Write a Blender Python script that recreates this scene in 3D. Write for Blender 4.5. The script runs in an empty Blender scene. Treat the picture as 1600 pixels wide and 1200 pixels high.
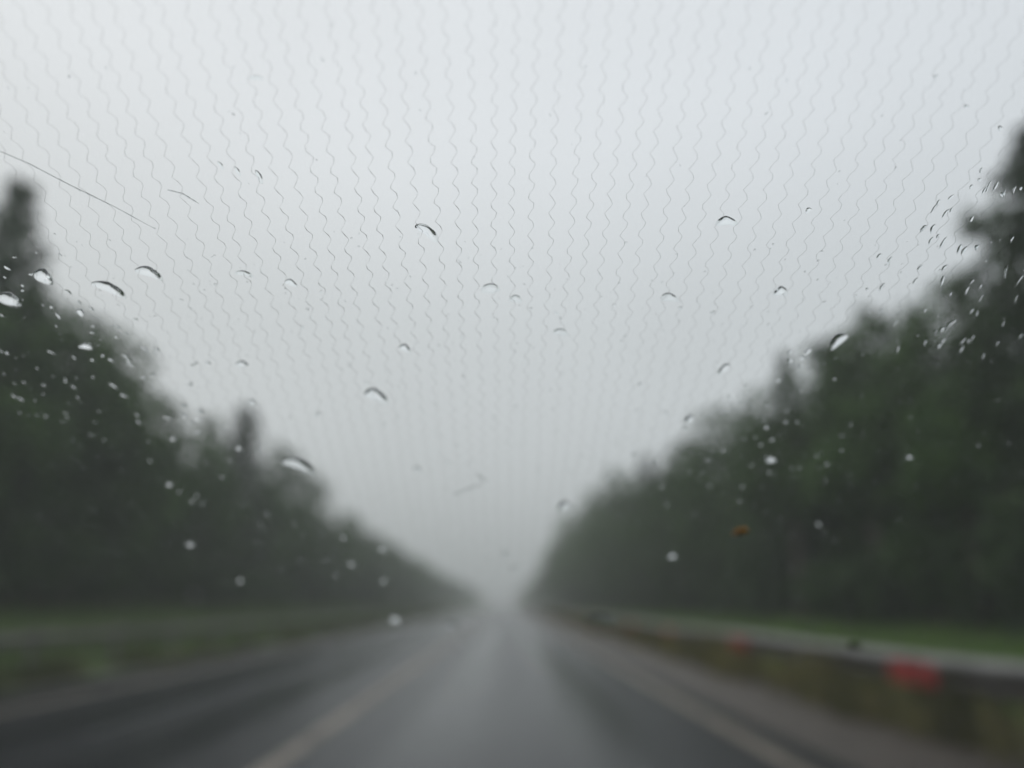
import bpy, bmesh, math, random
from mathutils import Vector, Matrix, noise
R = math.radians
rnd = random.Random(7)
S = bpy.context.scene
COL = S.collection

# ------------------------------------------------------------------ camera
FPX = 1186.0                      # focal length in pixels of the 1600 px wide photograph
EYE = 1.15
PITCH = R(16.2); YAW = R(-0.48)
cd = bpy.data.cameras.new('camera'); cam = bpy.data.objects.new('camera', cd); COL.objects.link(cam)
cam.location = (0, 0, EYE); cam.rotation_euler = (R(90) + PITCH, 0, YAW)
cd.sensor_width = 36.0; cd.lens = FPX * 36.0 / 1600.0
cd.clip_start = 0.005; cd.clip_end = 3000
cd.dof.use_dof = True             # focused on the glass, the road beyond is out of focus
cd.dof.focus_distance = 0.139
APERTURE_D = 0.0044
cd.dof.aperture_fstop = (cd.lens / 1000.0) / APERTURE_D
cd.dof.aperture_blades = 0
S.camera = cam
CAM_M = Matrix.Translation(cam.location) @ cam.rotation_euler.to_matrix().to_4x4()

# ------------------------------------------------------------------ world, sun, exposure
W = bpy.data.worlds.new('World'); S.world = W; W.use_nodes = True
wn, wl = W.node_tree.nodes, W.node_tree.links
for n in list(wn): wn.remove(n)
SUN_EL, SUN_ROT = R(62), R(200)
out = wn.new('ShaderNodeOutputWorld')
sky = wn.new('ShaderNodeTexSky'); sky.sky_type = 'NISHITA'; sky.sun_disc = False
sky.sun_elevation = SUN_EL; sky.sun_rotation = SUN_ROT; sky.air_density = 1.0; sky.dust_density = 6.0
hs = wn.new('ShaderNodeHueSaturation'); hs.inputs['Saturation'].default_value = 0.12
b1 = wn.new('ShaderNodeBackground'); b1.inputs['Strength'].default_value = 0.05
tc = wn.new('ShaderNodeTexCoord'); sep = wn.new('ShaderNodeSeparateXYZ')
ramp = wn.new('ShaderNodeValToRGB'); ramp.color_ramp.interpolation = 'EASE'
r = ramp.color_ramp
r.elements[0].position = 0.0; r.elements[0].color = (0.435, 0.465, 0.465, 1)
r.elements[1].position = 0.95; r.elements[1].color = (0.86, 0.878, 0.905, 1)
e = r.elements.new(0.30); e.color = (0.53, 0.56, 0.565, 1)
e = r.elements.new(0.62); e.color = (0.72, 0.748, 0.768, 1)
nz = wn.new('ShaderNodeTexNoise'); nz.inputs['Scale'].default_value = 1.6; nz.inputs['Detail'].default_value = 3.0
mr = wn.new('ShaderNodeMapRange'); mr.inputs['From Min'].default_value = 0.3; mr.inputs['From Max'].default_value = 0.7
mr.inputs['To Min'].default_value = 0.94; mr.inputs['To Max'].default_value = 1.06
b2 = wn.new('ShaderNodeBackground')
add = wn.new('ShaderNodeAddShader')
wl.new(sky.outputs[0], hs.inputs['Color']); wl.new(hs.outputs[0], b1.inputs['Color'])
wl.new(tc.outputs['Generated'], sep.inputs[0]); wl.new(sep.outputs['Z'], ramp.inputs['Fac'])
wl.new(tc.outputs['Generated'], nz.inputs['Vector']); wl.new(nz.outputs['Fac'], mr.inputs['Value'])
cx_ = wn.new('ShaderNodeMapRange'); cx_.inputs['From Min'].default_value = -0.55; cx_.inputs['From Max'].default_value = 0.6
mxs = wn.new('ShaderNodeMix'); mxs.data_type = 'RGBA'; mxs.inputs['A'].default_value = (1.07, 1.06, 1.045, 1); mxs.inputs['B'].default_value = (0.935, 0.955, 0.975, 1)
mul = wn.new('ShaderNodeMix'); mul.data_type = 'RGBA'; mul.blend_type = 'MULTIPLY'; mul.inputs['Factor'].default_value = 1.0
wl.new(sep.outputs['X'], cx_.inputs['Value']); wl.new(cx_.outputs[0], mxs.inputs['Factor'])
wl.new(ramp.outputs[0], mul.inputs['A']); wl.new(mxs.outputs['Result'], mul.inputs['B']); wl.new(mul.outputs['Result'], b2.inputs['Color']); wl.new(mr.outputs[0], b2.inputs['Strength'])
wl.new(b1.outputs[0], add.inputs[0]); wl.new(b2.outputs[0], add.inputs[1]); wl.new(add.outputs[0], out.inputs['Surface'])

sd = bpy.data.lights.new('sun', 'SUN'); sd.energy = 0.5; sd.angle = R(25); sd.color = (1.0, 0.97, 0.93)
sun = bpy.data.objects.new('sun', sd); COL.objects.link(sun)
sun.rotation_euler = (R(90) - SUN_EL, 0, R(180) - SUN_ROT); sun.location = (0, 0, 60)

S.view_settings.view_transform = 'Standard'; S.view_settings.look = 'None'
S.view_settings.exposure = 0.0; S.view_settings.gamma = 1.0; S.view_settings.use_curve_mapping = False
S.cycles.max_bounces = 10; S.cycles.transparent_max_bounces = 24; S.cycles.transmission_bounces = 10
S.cycles.volume_bounces = 1; S.cycles.diffuse_bounces = 3
S.cycles.caustics_reflective = False; S.cycles.caustics_refractive = False
S.cycles.use_denoising = True

# ------------------------------------------------------------------ material helpers
def new_mat(name):
    m = bpy.data.materials.new(name); m.use_nodes = True
    nt = m.node_tree; p = nt.nodes['Principled BSDF']
    return m, nt, p

def noise_mat(name, c1, c2, scale=3.0, rough=0.8, detail=5.0, coord='Object', bump=0.0, spec=0.3, lo=0.35, hi=0.65, stretch=None):
    m, nt, p = new_mat(name)
    t = nt.nodes.new('ShaderNodeTexCoord'); n = nt.nodes.new('ShaderNodeTexNoise')
    n.inputs['Scale'].default_value = scale; n.inputs['Detail'].default_value = detail
    cr = nt.nodes.new('ShaderNodeValToRGB')
    cr.color_ramp.elements[0].position = lo; cr.color_ramp.elements[0].color = (*c1, 1)
    cr.color_ramp.elements[1].position = hi; cr.color_ramp.elements[1].color = (*c2, 1)
    if stretch:
        mp = nt.nodes.new('ShaderNodeMapping'); mp.inputs['Scale'].default_value = stretch
        nt.links.new(t.outputs[coord], mp.inputs[0]); nt.links.new(mp.outputs[0], n.inputs['Vector'])
    else:
        nt.links.new(t.outputs[coord], n.inputs['Vector'])
    nt.links.new(n.outputs['Fac'], cr.inputs['Fac']); nt.links.new(cr.outputs[0], p.inputs['Base Color'])
    p.inputs['Roughness'].default_value = rough; p.inputs['Specular IOR Level'].default_value = spec
    if bump:
        b = nt.nodes.new('ShaderNodeBump'); b.inputs['Strength'].default_value = bump; b.inputs['Distance'].default_value = 0.02
        nt.links.new(n.outputs['Fac'], b.inputs['Height']); nt.links.new(b.outputs[0], p.inputs['Normal'])
    return m

def foliage_mat(name, c1, c2):
    m, nt, p = new_mat(name)
    t = nt.nodes.new('ShaderNodeTexCoord'); n = nt.nodes.new('ShaderNodeTexNoise'); n.inputs['Scale'].default_value = 0.9
    n.inputs['Detail'].default_value = 4
    oi = nt.nodes.new('ShaderNodeObjectInfo')
    cr = nt.nodes.new('ShaderNodeValToRGB')
    cr.color_ramp.elements[0].position = 0.3; cr.color_ramp.elements[0].color = (*c1, 1)
    cr.color_ramp.elements[1].position = 0.72; cr.color_ramp.elements[1].color = (*c2, 1)
    h = nt.nodes.new('ShaderNodeHueSaturation')
    mp = nt.nodes.new('ShaderNodeMapRange'); mp.inputs['To Min'].default_value = 0.75; mp.inputs['To Max'].default_value = 1.3
    nt.links.new(t.outputs['Object'], n.inputs['Vector']); nt.links.new(n.outputs['Fac'], cr.inputs['Fac'])
    nt.links.new(oi.outputs['Random'], mp.inputs['Value']); nt.links.new(mp.outputs[0], h.inputs['Value'])
    nt.links.new(cr.outputs[0], h.inputs['Color']); nt.links.new(h.outputs[0], p.inputs['Base Color'])
    p.inputs['Roughness'].default_value = 0.7; p.inputs['Specular IOR Level'].default_value = 0.25
    return m

MAT = {}
MAT['leaf'] = foliage_mat('leaf_green', (0.019, 0.048, 0.012), (0.060, 0.115, 0.026))
MAT['needle'] = foliage_mat('needle_green', (0.015, 0.034, 0.015), (0.042, 0.072, 0.028))
MAT['shrub'] = foliage_mat('shrub_green', (0.015, 0.036, 0.011), (0.044, 0.082, 0.022))
MAT['bark'] = noise_mat('bark', (0.045, 0.038, 0.032), (0.14, 0.12, 0.10), 6, 0.9, stretch=(3, 3, 0.6))
MAT['grass'] = noise_mat('verge_grass', (0.065, 0.130, 0.026), (0.115, 0.195, 0.042), 0.7, 0.85, coord='Object')
MAT['weeds'] = noise_mat('weeds', (0.060, 0.066, 0.024), (0.19, 0.175, 0.065), 1.3, 0.85)
MAT['grass_dull'] = noise_mat('dull_grass', (0.042, 0.078, 0.018), (0.075, 0.118, 0.030), 0.7, 0.85)
MAT['weeds_dark'] = noise_mat('olive_weeds', (0.045, 0.060, 0.022), (0.10, 0.11, 0.042), 1.3, 0.85)
MAT['ground'] = noise_mat('ground_turf', (0.040, 0.070, 0.020), (0.075, 0.110, 0.034), 0.35, 0.9, bump=0.3)
MAT['shoulder'] = noise_mat('wet_gravel', (0.040, 0.034, 0.028), (0.088, 0.075, 0.060), 5.0, 0.5, bump=0.6, spec=0.45)
MAT['line'] = noise_mat('worn_road_paint', (0.10, 0.093, 0.080), (0.25, 0.228, 0.195), 2.2, 0.55, bump=0.1, lo=0.3, hi=0.55)
MAT['line_dirty'] = noise_mat('dirty_road_paint', (0.085, 0.075, 0.060), (0.20, 0.175, 0.14), 2.2, 0.5, bump=0.1, lo=0.3, hi=0.6)
MAT['steel'] = noise_mat('galvanised_steel', (0.15, 0.152, 0.15), (0.24, 0.24, 0.235), 2.0, 0.5, spec=0.5)
MAT['post'] = noise_mat('weathered_steel_post', (0.10, 0.10, 0.095), (0.19, 0.185, 0.175), 4, 0.6)
MAT['red'] = noise_mat('red_reflector', (0.32, 0.028, 0.028), (0.42, 0.04, 0.04), 8, 0.4, spec=0.5)
MAT['orange'] = noise_mat('orange_speck', (0.55, 0.24, 0.02), (0.75, 0.34, 0.03), 400, 0.6)
MAT['body'] = noise_mat('car_paint', (0.10, 0.11, 0.12), (0.11, 0.12, 0.13), 2, 0.25, spec=0.5)
MAT['plastic'] = noise_mat('black_plastic', (0.010, 0.010, 0.011), (0.016, 0.016, 0.017), 60, 0.7)
MAT['lining'] = noise_mat('grey_lining', (0.11, 0.11, 0.11), (0.14, 0.14, 0.14), 40, 0.95)

def wire_mat():
    m, nt, p = new_mat('wire_dark')
    t = nt.nodes.new('ShaderNodeTexCoord'); n = nt.nodes.new('ShaderNodeTexNoise'); n.inputs['Scale'].default_value = 300
    cr = nt.nodes.new('ShaderNodeValToRGB')
    cr.color_ramp.elements[0].color = (0.03, 0.03, 0.03, 1); cr.color_ramp.elements[1].color = (0.07, 0.068, 0.065, 1)
    nt.links.new(t.outputs['Object'], n.inputs['Vector']); nt.links.new(n.outputs['Fac'], cr.inputs['Fac'])
    nt.links.new(cr.outputs[0], p.inputs['Base Color']); p.inputs['Roughness'].default_value = 0.5
    p.inputs['Metallic'].default_value = 0.6
    return m
MAT['wire'] = wire_mat()

def asphalt_mat():
    # wet asphalt: two polished wheel tracks per lane carry a thinner, smoother water film
    m, nt, p = new_mat('wet_asphalt')
    L = nt.links.new
    t = nt.nodes.new('ShaderNodeTexCoord'); sp = nt.nodes.new('ShaderNodeSeparateXYZ'); L(t.outputs['Object'], sp.inputs[0])
    n = nt.nodes.new('ShaderNodeTexNoise'); n.inputs['Scale'].default_value = 40; n.inputs['Detail'].default_value = 4
    L(t.outputs['Object'], n.inputs['Vector'])
    mp = nt.nodes.new('ShaderNodeMapping'); mp.inputs['Scale'].default_value = (1.6, 0.06, 1)
    L(t.outputs['Object'], mp.inputs[0])
    n2 = nt.nodes.new('ShaderNodeTexNoise'); n2.inputs['Scale'].default_value = 1.0; n2.inputs['Detail'].default_value = 4
    L(mp.outputs[0], n2.inputs['Vector'])
    cr = nt.nodes.new('ShaderNodeValToRGB')
    cr.color_ramp.elements[0].position = 0.3; cr.color_ramp.elements[0].color = (0.016, 0.018, 0.0205, 1)
    cr.color_ramp.elements[1].position = 0.7; cr.color_ramp.elements[1].color = (0.034, 0.0375, 0.0415, 1)
    mixf = nt.nodes.new('ShaderNodeMath'); mixf.operation = 'ADD'
    h1 = nt.nodes.new('ShaderNodeMath'); h1.operation = 'MULTIPLY'; h1.inputs[1].default_value = 0.45; L(n.outputs['Fac'], h1.inputs[0])
    h2 = nt.nodes.new('ShaderNodeMath'); h2.operation = 'MULTIPLY'; h2.inputs[1].default_value = 0.55; L(n2.outputs['Fac'], h2.inputs[0])
    L(h1.outputs[0], mixf.inputs[0]); L(h2.outputs[0], mixf.inputs[1]); L(mixf.outputs[0], cr.inputs['Fac'])
    L(cr.outputs[0], p.inputs['Base Color'])
    # wheel-track factor from x (centre of lanes at x = 0.2 and -3.6)
    prev = None
    for c in (-0.62, 0.92, -4.4, -2.9):
        a = nt.nodes.new('ShaderNodeMath'); a.operation = 'SUBTRACT'; a.inputs[1].default_value = c; L(sp.outputs['X'], a.inputs[0])
        b = nt.nodes.new('ShaderNodeMath'); b.operation = 'ABSOLUTE'; L(a.outputs[0], b.inputs[0])
        q = nt.nodes.new('ShaderNodeMapRange'); q.interpolation_type = 'SMOOTHSTEP'
        q.inputs['From Min'].default_value = 0.1; q.inputs['From Max'].default_value = 0.6
        q.inputs['To Min'].default_value = 1.0; q.inputs['To Max'].default_value = 0.0
        L(b.outputs[0], q.inputs['Value'])
        if prev is None: prev = q.outputs[0]
        else:
            mx = nt.nodes.new('ShaderNodeMath'); mx.operation = 'MAXIMUM'; L(prev, mx.inputs[0]); L(q.outputs[0], mx.inputs[1]); prev = mx.outputs[0]
    rr = nt.nodes.new('ShaderNodeMapRange'); rr.inputs['To Min'].default_value = 0.25; rr.inputs['To Max'].default_value = 0.13
    L(prev, rr.inputs['Value'])
    ra = nt.nodes.new('ShaderNodeMath'); ra.operation = 'MULTIPLY_ADD'; ra.inputs[1].default_value = 0.16; L(n2.outputs['Fac'], ra.inputs[0])
    sb = nt.nodes.new('ShaderNodeMath'); sb.operation = 'SUBTRACT'; sb.inputs[1].default_value = 0.08; L(rr.outputs[0], sb.inputs[0])
    L(sb.outputs[0], ra.inputs[2]); L(ra.outputs[0], p.inputs['Roughness'])
    p.inputs['Specular IOR Level'].default_value = 0.5; p.inputs['IOR'].default_value = 1.4
    bp = nt.nodes.new('ShaderNodeBump'); bp.inputs['Strength'].default_value = 0.12; bp.inputs['Distance'].default_value = 0.01
    L(n.outputs['Fac'], bp.inputs['Height']); L(bp.outputs[0], p.inputs['Normal'])
    return m
MAT['asphalt'] = asphalt_mat()

def glass_mat():
    m = bpy.data.materials.new('windshield_glass'); m.use_nodes = True
    nt = m.node_tree; nt.nodes.clear(); L = nt.links.new
    o = nt.nodes.new('ShaderNodeOutputMaterial'); mix = nt.nodes.new('ShaderNodeMixShader')
    tr = nt.nodes.new('ShaderNodeBsdfTransparent'); gl = nt.nodes.new('ShaderNodeBsdfGlossy'); fr = nt.nodes.new('ShaderNodeFresnel')
    t = nt.nodes.new('ShaderNodeTexCoord'); n = nt.nodes.new('ShaderNodeTexNoise'); n.inputs['Scale'].default_value = 9; n.inputs['Detail'].default_value = 3
    cr = nt.nodes.new('ShaderNodeValToRGB')
    cr.color_ramp.elements[0].color = (0.962, 0.966, 0.968, 1); cr.color_ramp.elements[1].color = (0.986, 0.988, 0.990, 1)
    L(t.outputs['Object'], n.inputs['Vector']); L(n.outputs['Fac'], cr.inputs['Fac']); L(cr.outputs[0], tr.inputs['Color'])
    gl.inputs['Roughness'].default_value = 0.02; fr.inputs['IOR'].default_value = 1.5
    # the fresnel node inverts the index on back faces: the slab is two faces of an outer surface
    geo = nt.nodes.new('ShaderNodeNewGeometry'); mi = nt.nodes.new('ShaderNodeMapRange')
    mi.inputs['To Min'].default_value = 1.5; mi.inputs['To Max'].default_value = 1.0 / 1.5
    L(geo.outputs['Backfacing'], mi.inputs['Value']); L(mi.outputs[0], fr.inputs['IOR'])
    L(fr.outputs[0], mix.inputs[0]); L(tr.outputs[0], mix.inputs[1]); L(gl.outputs[0], mix.inputs[2]); L(mix.outputs[0], o.inputs['Surface'])
    return m
MAT['glass'] = glass_mat()

def water_mat():
    m = bpy.data.materials.new('rain_water'); m.use_nodes = True
    nt = m.node_tree; nt.nodes.clear()
    o = nt.nodes.new('ShaderNodeOutputMaterial'); g = nt.nodes.new('ShaderNodeBsdfGlass')
    g.inputs['IOR'].default_value = 1.333; g.inputs['Roughness'].default_value = 0.0
    g.inputs['Color'].default_value = (0.99, 1.0, 1.0, 1)
    nt.links.new(g.outputs[0], o.inputs['Surface'])
    return m
MAT['water'] = water_mat()

# ------------------------------------------------------------------ object helpers
def link_mesh(name, verts, faces, mat, parent=None, smooth=False, loc=None):
    me = bpy.data.meshes.new(name); me.from_pydata(verts, [], faces); me.update()
    if mat: me.materials.append(mat)
    if smooth:
        me.polygons.foreach_set('use_smooth', [True] * len(me.polygons))
    o = bpy.data.objects.new(name, me); COL.objects.link(o)
    if parent: o.parent = parent
    if loc is not None: o.location = loc
    return o

def tag(o, label=None, cat=None, group=None, kind=None):
    if label: o['label'] = label
    if cat: o['category'] = cat
    if group: o['group'] = group
    if kind: o['kind'] = kind
    return o

def empty(name, loc=(0, 0, 0), rz=0.0, sc=1.0):
    o = bpy.data.objects.new(name, None); COL.objects.link(o)
    o.location = loc; o.rotation_euler = (0, 0, rz); o.scale = (sc, sc, sc); o.empty_display_size = 0.3
    return o

class MB:
    def __init__(s): s.v = []; s.f = []
    def box(s, x0, x1, y0, y1, z0, z1):
        b = len(s.v)
        s.v += [(x, y, z) for z in (z0, z1) for y in (y0, y1) for x in (x0, x1)]
        s.f += [(b, b+2, b+3, b+1), (b+4, b+5, b+7, b+6), (b, b+1, b+5, b+4), (b+2, b+6, b+7, b+3), (b, b+4, b+6, b+2), (b+1, b+3, b+7, b+5)]
    def tube(s, pts, radii, n=7, cap=True):
        b = len(s.v); k = len(pts)
        pts = [Vector(p) for p in pts]
        for i, p in enumerate(pts):
            d = (pts[min(i+1, k-1)] - pts[max(i-1, 0)]).normalized()
            u = d.cross(Vector((0.31, 0.95, 0.02)) if abs(d.y) < 0.9 else Vector((1, 0, 0))).normalized(); w = d.cross(u)
            for j in range(n):
                a = 2 * math.pi * j / n
                s.v.append(tuple(p + (u * math.cos(a) + w * math.sin(a)) * radii[i]))
        for i in range(k-1):
            for j in range(n):
                s.f.append((b+i*n+j, b+i*n+(j+1) % n, b+(i+1)*n+(j+1) % n, b+(i+1)*n+j))
        if cap:
            s.f.append(tuple(b+j for j in reversed(range(n)))); s.f.append(tuple(b+(k-1)*n+j for j in range(n)))
    def loft(s, rings, closed=True, caps=True):
        b = len(s.v); n = len(rings[0])
        for rg in rings: s.v += [tuple(p) for p in rg]
        for i in range(len(rings)-1):
            for j in range(n if closed else n-1):
                s.f.append((b+i*n+j, b+i*n+(j+1) % n, b+(i+1)*n+(j+1) % n, b+(i+1)*n+j))
        if caps and closed:
            s.f.append(tuple(b+j for j in reversed(range(n)))); s.f.append(tuple(b+(len(rings)-1)*n+j for j in range(n)))
    def leaf(s, c, size, rg):
        # one small curved two-face leaf cluster
        d = Vector((rg.gauss(0, 1), rg.gauss(0, 1), rg.gauss(0, 0.7))).normalized()
        u = d.cross(Vector((rg.random(), rg.random(), 0.3))).normalized(); w = d.cross(u)
        a, bb = size * (0.7 + 0.6 * rg.random()), size * (0.4 + 0.4 * rg.random())
        c = Vector(c); b = len(s.v)
        s.v += [tuple(c - u*a), tuple(c - w*bb + d*size*0.12), tuple(c + u*a), tuple(c + w*bb + d*size*0.12)]
        s.f += [(b, b+1, b+2), (b, b+2, b+3)]
    def build(s, name, mat, parent=None, smooth=False, loc=None):
        return link_mesh(name, s.v, s.f, mat, parent, smooth, loc)

# ------------------------------------------------------------------ setting: ground, road, lines, shoulders
Y0, Y1 = -60.0, 620.0
def ground_z(x):
    # cross-section of the cutting: road crown 0, verges dip at the edge and rise towards the woods
    pts = [(-320, 3.0), (-40, 2.0), (-22, 1.35), (-15, 0.75), (-9.5, 0.02), (-7.2, -0.02), (-6.6, -0.03), (3.4, -0.03), (4.4, -0.02), (7.5, 0.05), (13, 0.50), (20, 0.95), (40, 1.6), (320, 2.6)]
    for (xa, za), (xb, zb) in zip(pts, pts[1:]):
        if xa <= x <= xb: return za + (zb - za) * (x - xa) / (xb - xa)
    return 2.0
def strip(name, xs, ys, zf, mat, kind='structure'):
    v = [(x, y, zf(x, y)) for y in ys for x in xs]; n = len(xs)
    f = [(i*n+j, i*n+j+1, (i+1)*n+j+1, (i+1)*n+j) for i in range(len(ys)-1) for j in range(n-1)]
    o = link_mesh(name, v, f, mat, smooth=True); o['kind'] = kind
    return o
gx = [-320, -180, -90, -55, -40, -30, -25, -22, -19, -17, -15, -13, -11, -9.5, -8.4, -7.2, -6.6, -3, 0, 3.4, 4.4, 5.5, 6.5, 7.5, 9, 11, 13, 15, 17, 20, 25, 30, 40, 55, 90, 180, 320]
gy = [Y0 + 4 * i for i in range(60)] + [Y0 + 240 + 20 * i for i in range(23)]
def gz(x, y):
    z = ground_z(x)
    if abs(x + 1.6) > 5.9:
        k = min(1.0, (abs(x + 1.6) - 5.9) / 4.0)
        z += k * 0.16 * noise.noise(Vector((x * 0.23, y * 0.19, 0)))
    return z
g = strip('ground', gx, gy, gz, MAT['ground'])
strip('road', [-6.75, -5.5, -3.6, -1.7, 0.2, 1.4, 2.55], gy, lambda x, y: 0.004, MAT['asphalt'])
strip('road_shoulder', [2.50, 3.1, 4.35], gy, lambda x, y: 0.000 if x > 2.6 else -0.001, MAT['shoulder'])
strip('road_shoulder', [-7.0, -6.85, -6.70], gy, lambda x, y: 0.000 if x < -6.8 else -0.001, MAT['shoulder'])
def marking(x, w, mat='line'):
    strip('road_marking', [x - w/2, x + w/2], [Y0 + 5 * i for i in range(136)], lambda xx, yy: 0.008, MAT[mat])
marking(-1.72, 0.17); marking(2.13, 0.17, 'line_dirty'); marking(-5.55, 0.15, 'line_dirty')

# ------------------------------------------------------------------ guardrails
def shade_painted_steel():
    # shade of the beam's lower half painted into the colour, with an uneven upper border
    m, nt, p = new_mat('shade_painted_steel'); L = nt.links.new
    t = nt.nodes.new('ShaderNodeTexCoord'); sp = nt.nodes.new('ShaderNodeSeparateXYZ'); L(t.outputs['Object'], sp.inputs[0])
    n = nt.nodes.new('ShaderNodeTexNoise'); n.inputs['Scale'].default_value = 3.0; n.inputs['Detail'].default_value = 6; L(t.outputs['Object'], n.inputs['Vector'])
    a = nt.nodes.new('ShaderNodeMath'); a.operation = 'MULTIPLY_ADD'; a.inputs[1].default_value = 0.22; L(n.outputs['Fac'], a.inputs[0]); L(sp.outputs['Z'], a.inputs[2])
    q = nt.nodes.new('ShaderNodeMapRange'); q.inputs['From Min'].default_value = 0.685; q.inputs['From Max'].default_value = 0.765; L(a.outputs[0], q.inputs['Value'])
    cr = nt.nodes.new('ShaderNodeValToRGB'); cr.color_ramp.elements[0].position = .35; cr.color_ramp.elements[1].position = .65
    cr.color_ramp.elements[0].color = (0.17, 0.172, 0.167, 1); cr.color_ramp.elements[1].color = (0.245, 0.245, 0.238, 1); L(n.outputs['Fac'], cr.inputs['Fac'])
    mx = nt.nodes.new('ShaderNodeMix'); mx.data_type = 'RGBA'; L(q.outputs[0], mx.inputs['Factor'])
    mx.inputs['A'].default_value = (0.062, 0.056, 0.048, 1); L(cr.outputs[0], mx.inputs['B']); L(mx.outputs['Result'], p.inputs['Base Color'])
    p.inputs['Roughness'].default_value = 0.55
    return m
MAT['steel_shade'] = shade_painted_steel()
def w_profile():
    # (offset towards the road, height) of a W-beam, with thickness
    c = [(0.00, 0.310), (0.020, 0.300), (0.075, 0.265), (0.083, 0.235), (0.075, 0.205), (0.012, 0.170), (0.0, 0.155), (0.012, 0.140), (0.075, 0.105), (0.083, 0.075), (0.075, 0.045), (0.020, 0.010), (0.0, 0.0)]
    t = 0.006
    return c + [(a - t, b) for a, b in reversed(c)]
def guardrail(x, side, y0, y1, base, label, refl, steel='steel', hsc=1.0):
    root = empty('guardrail', (x, y0, 0))
    tag(root, label, 'guardrail', 'roadside guardrails')
    L = y1 - y0; prof = w_profile()
    m = MB(); rings = []
    n = int(L / 2.75)
    for i in range(n + 1):
        yy = i * 2.75; dz = 0.018 * math.sin(i * 1.7) + 0.012 * math.sin(i * 0.45); dx = 0.012 * math.sin(i * 1.1)
        rings.append([(-side * a + dx, yy, base + b * hsc + dz) for a, b in prof])
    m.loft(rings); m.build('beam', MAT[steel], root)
    pm = None
    for i in range(n):
        yy = i * 2.75 + 0.15
        if pm is None:
            q = MB(); q.box(-0.035, 0.035, -0.06, 0.06, -0.25, base + 0.25); q.box(-side*0.04, -side*0.04 + 0.02, -0.05, 0.05, base + 0.05, base + 0.245)
            o = q.build('post', MAT['post'], root); pm = o.data
        else:
            o = bpy.data.objects.new('post', pm); COL.objects.link(o); o.parent = root
        o.location = (side * 0.055, yy, 0)
    rm = None
    for yy in refl:
        if rm is None:
            q = MB()
            rows = []
            for k in range(9):
                tt = k / 8; yk = -0.43 + 0.86 * tt
                zz = 0.105 * (1.0 if 0 < k < 8 else 0.86)
                rows.append([(0.0, yk, -zz), (-side*0.012, yk, -zz), (-side*0.018, yk, 0), (-side*0.012, yk, zz), (0.0, yk, zz)])
            q.loft(rows); o = q.build('reflector', MAT['red'], root); rm = o.data
            o['label'] = 'long red reflective panel'
        else:
            o = bpy.data.objects.new('reflector', rm); COL.objects.link(o); o.parent = root; o['label'] = 'long red reflective panel'
        o.location = (-side * 0.089, yy - y0, base + 0.115)
    return root
guardrail(4.02, 1, -9.0, 190.0, 0.395, 'grey steel guardrail with red reflective panels on the right of the road', [2.1, 7.8, 13.45, 19.2, 24.9, 30.6, 36.3, 42.0, 47.7, 53.4, 59.1], 'steel_shade')
guardrail(-7.65, -1, -9.0, 190.0, 0.50, 'plain dull guardrail along the far left verge', [], 'post', 0.6)

# ------------------------------------------------------------------ grass on the verges
def blades(name, n, xr, yr, hr, width, mat, seed, clump=None, zoff=0.0):
    rg = random.Random(seed); m = MB(); cs = []
    if clump: cs = [(rg.uniform(*xr), yr[0] + (yr[1] - yr[0]) * rg.random() ** 1.5, rg.uniform(0.6, 1.25)) for _ in range(clump)]
    for _ in range(n):
        if clump:
            c = rg.choice(cs); x = c[0] + rg.gauss(0, 0.14); y = c[1] + rg.gauss(0, 0.30); h = rg.uniform(*hr) * c[2]
        else:
            x = rg.uniform(*xr); y = yr[0] + (yr[1] - yr[0]) * rg.random() ** 1.7; h = rg.uniform(*hr)
        z = gz(x, y) + zoff; a = rg.uniform(0, math.pi); ca, sa = math.cos(a) * width, math.sin(a) * width
        lx, ly = rg.gauss(0, 0.25) * h, rg.gauss(0, 0.25) * h
        b = len(m.v)
        m.v += [(x - ca, y - sa, z - 0.02), (x + ca, y + sa, z - 0.02), (x + lx*0.4 + ca*0.7, y + ly*0.4 + sa*0.7, z + h*0.6), (x + lx*0.4 - ca*0.7, y + ly*0.4 - sa*0.7, z + h*0.6), (x + lx, y + ly, z + h)]
        m.f += [(b, b+1, b+2, b+3), (b+3, b+2, b+4)]
    o = m.build(name, mat); o['kind'] = 'stuff'
    return o
def setstuff(o, label, cat): tag(o, label, cat)
setstuff(blades('grass', 26000, (4.6, 14.0), (2, 120), (0.15, 0.45), 0.02, MAT['grass'], 1), 'bright green grass strip behind the right guardrail', 'grass')
setstuff(blades('grass', 26000, (-20, -8.2), (2, 140), (0.15, 0.5), 0.025, MAT['grass_dull'], 2), 'dull green grass bank beyond the left guardrail', 'grass')
setstuff(blades('weeds', 12000, (3.85, 4.15), (2.5, 75), (0.18, 0.66), 0.016, MAT['weeds'], 3, clump=62), 'yellowish weeds growing under the right guardrail', 'weeds')
setstuff(blades('weeds', 14000, (-8.0, -6.7), (2.5, 90), (0.10, 0.36), 0.016, MAT['weeds_dark'], 4, clump=90), 'olive weeds growing along the left road edge', 'weeds')

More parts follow.
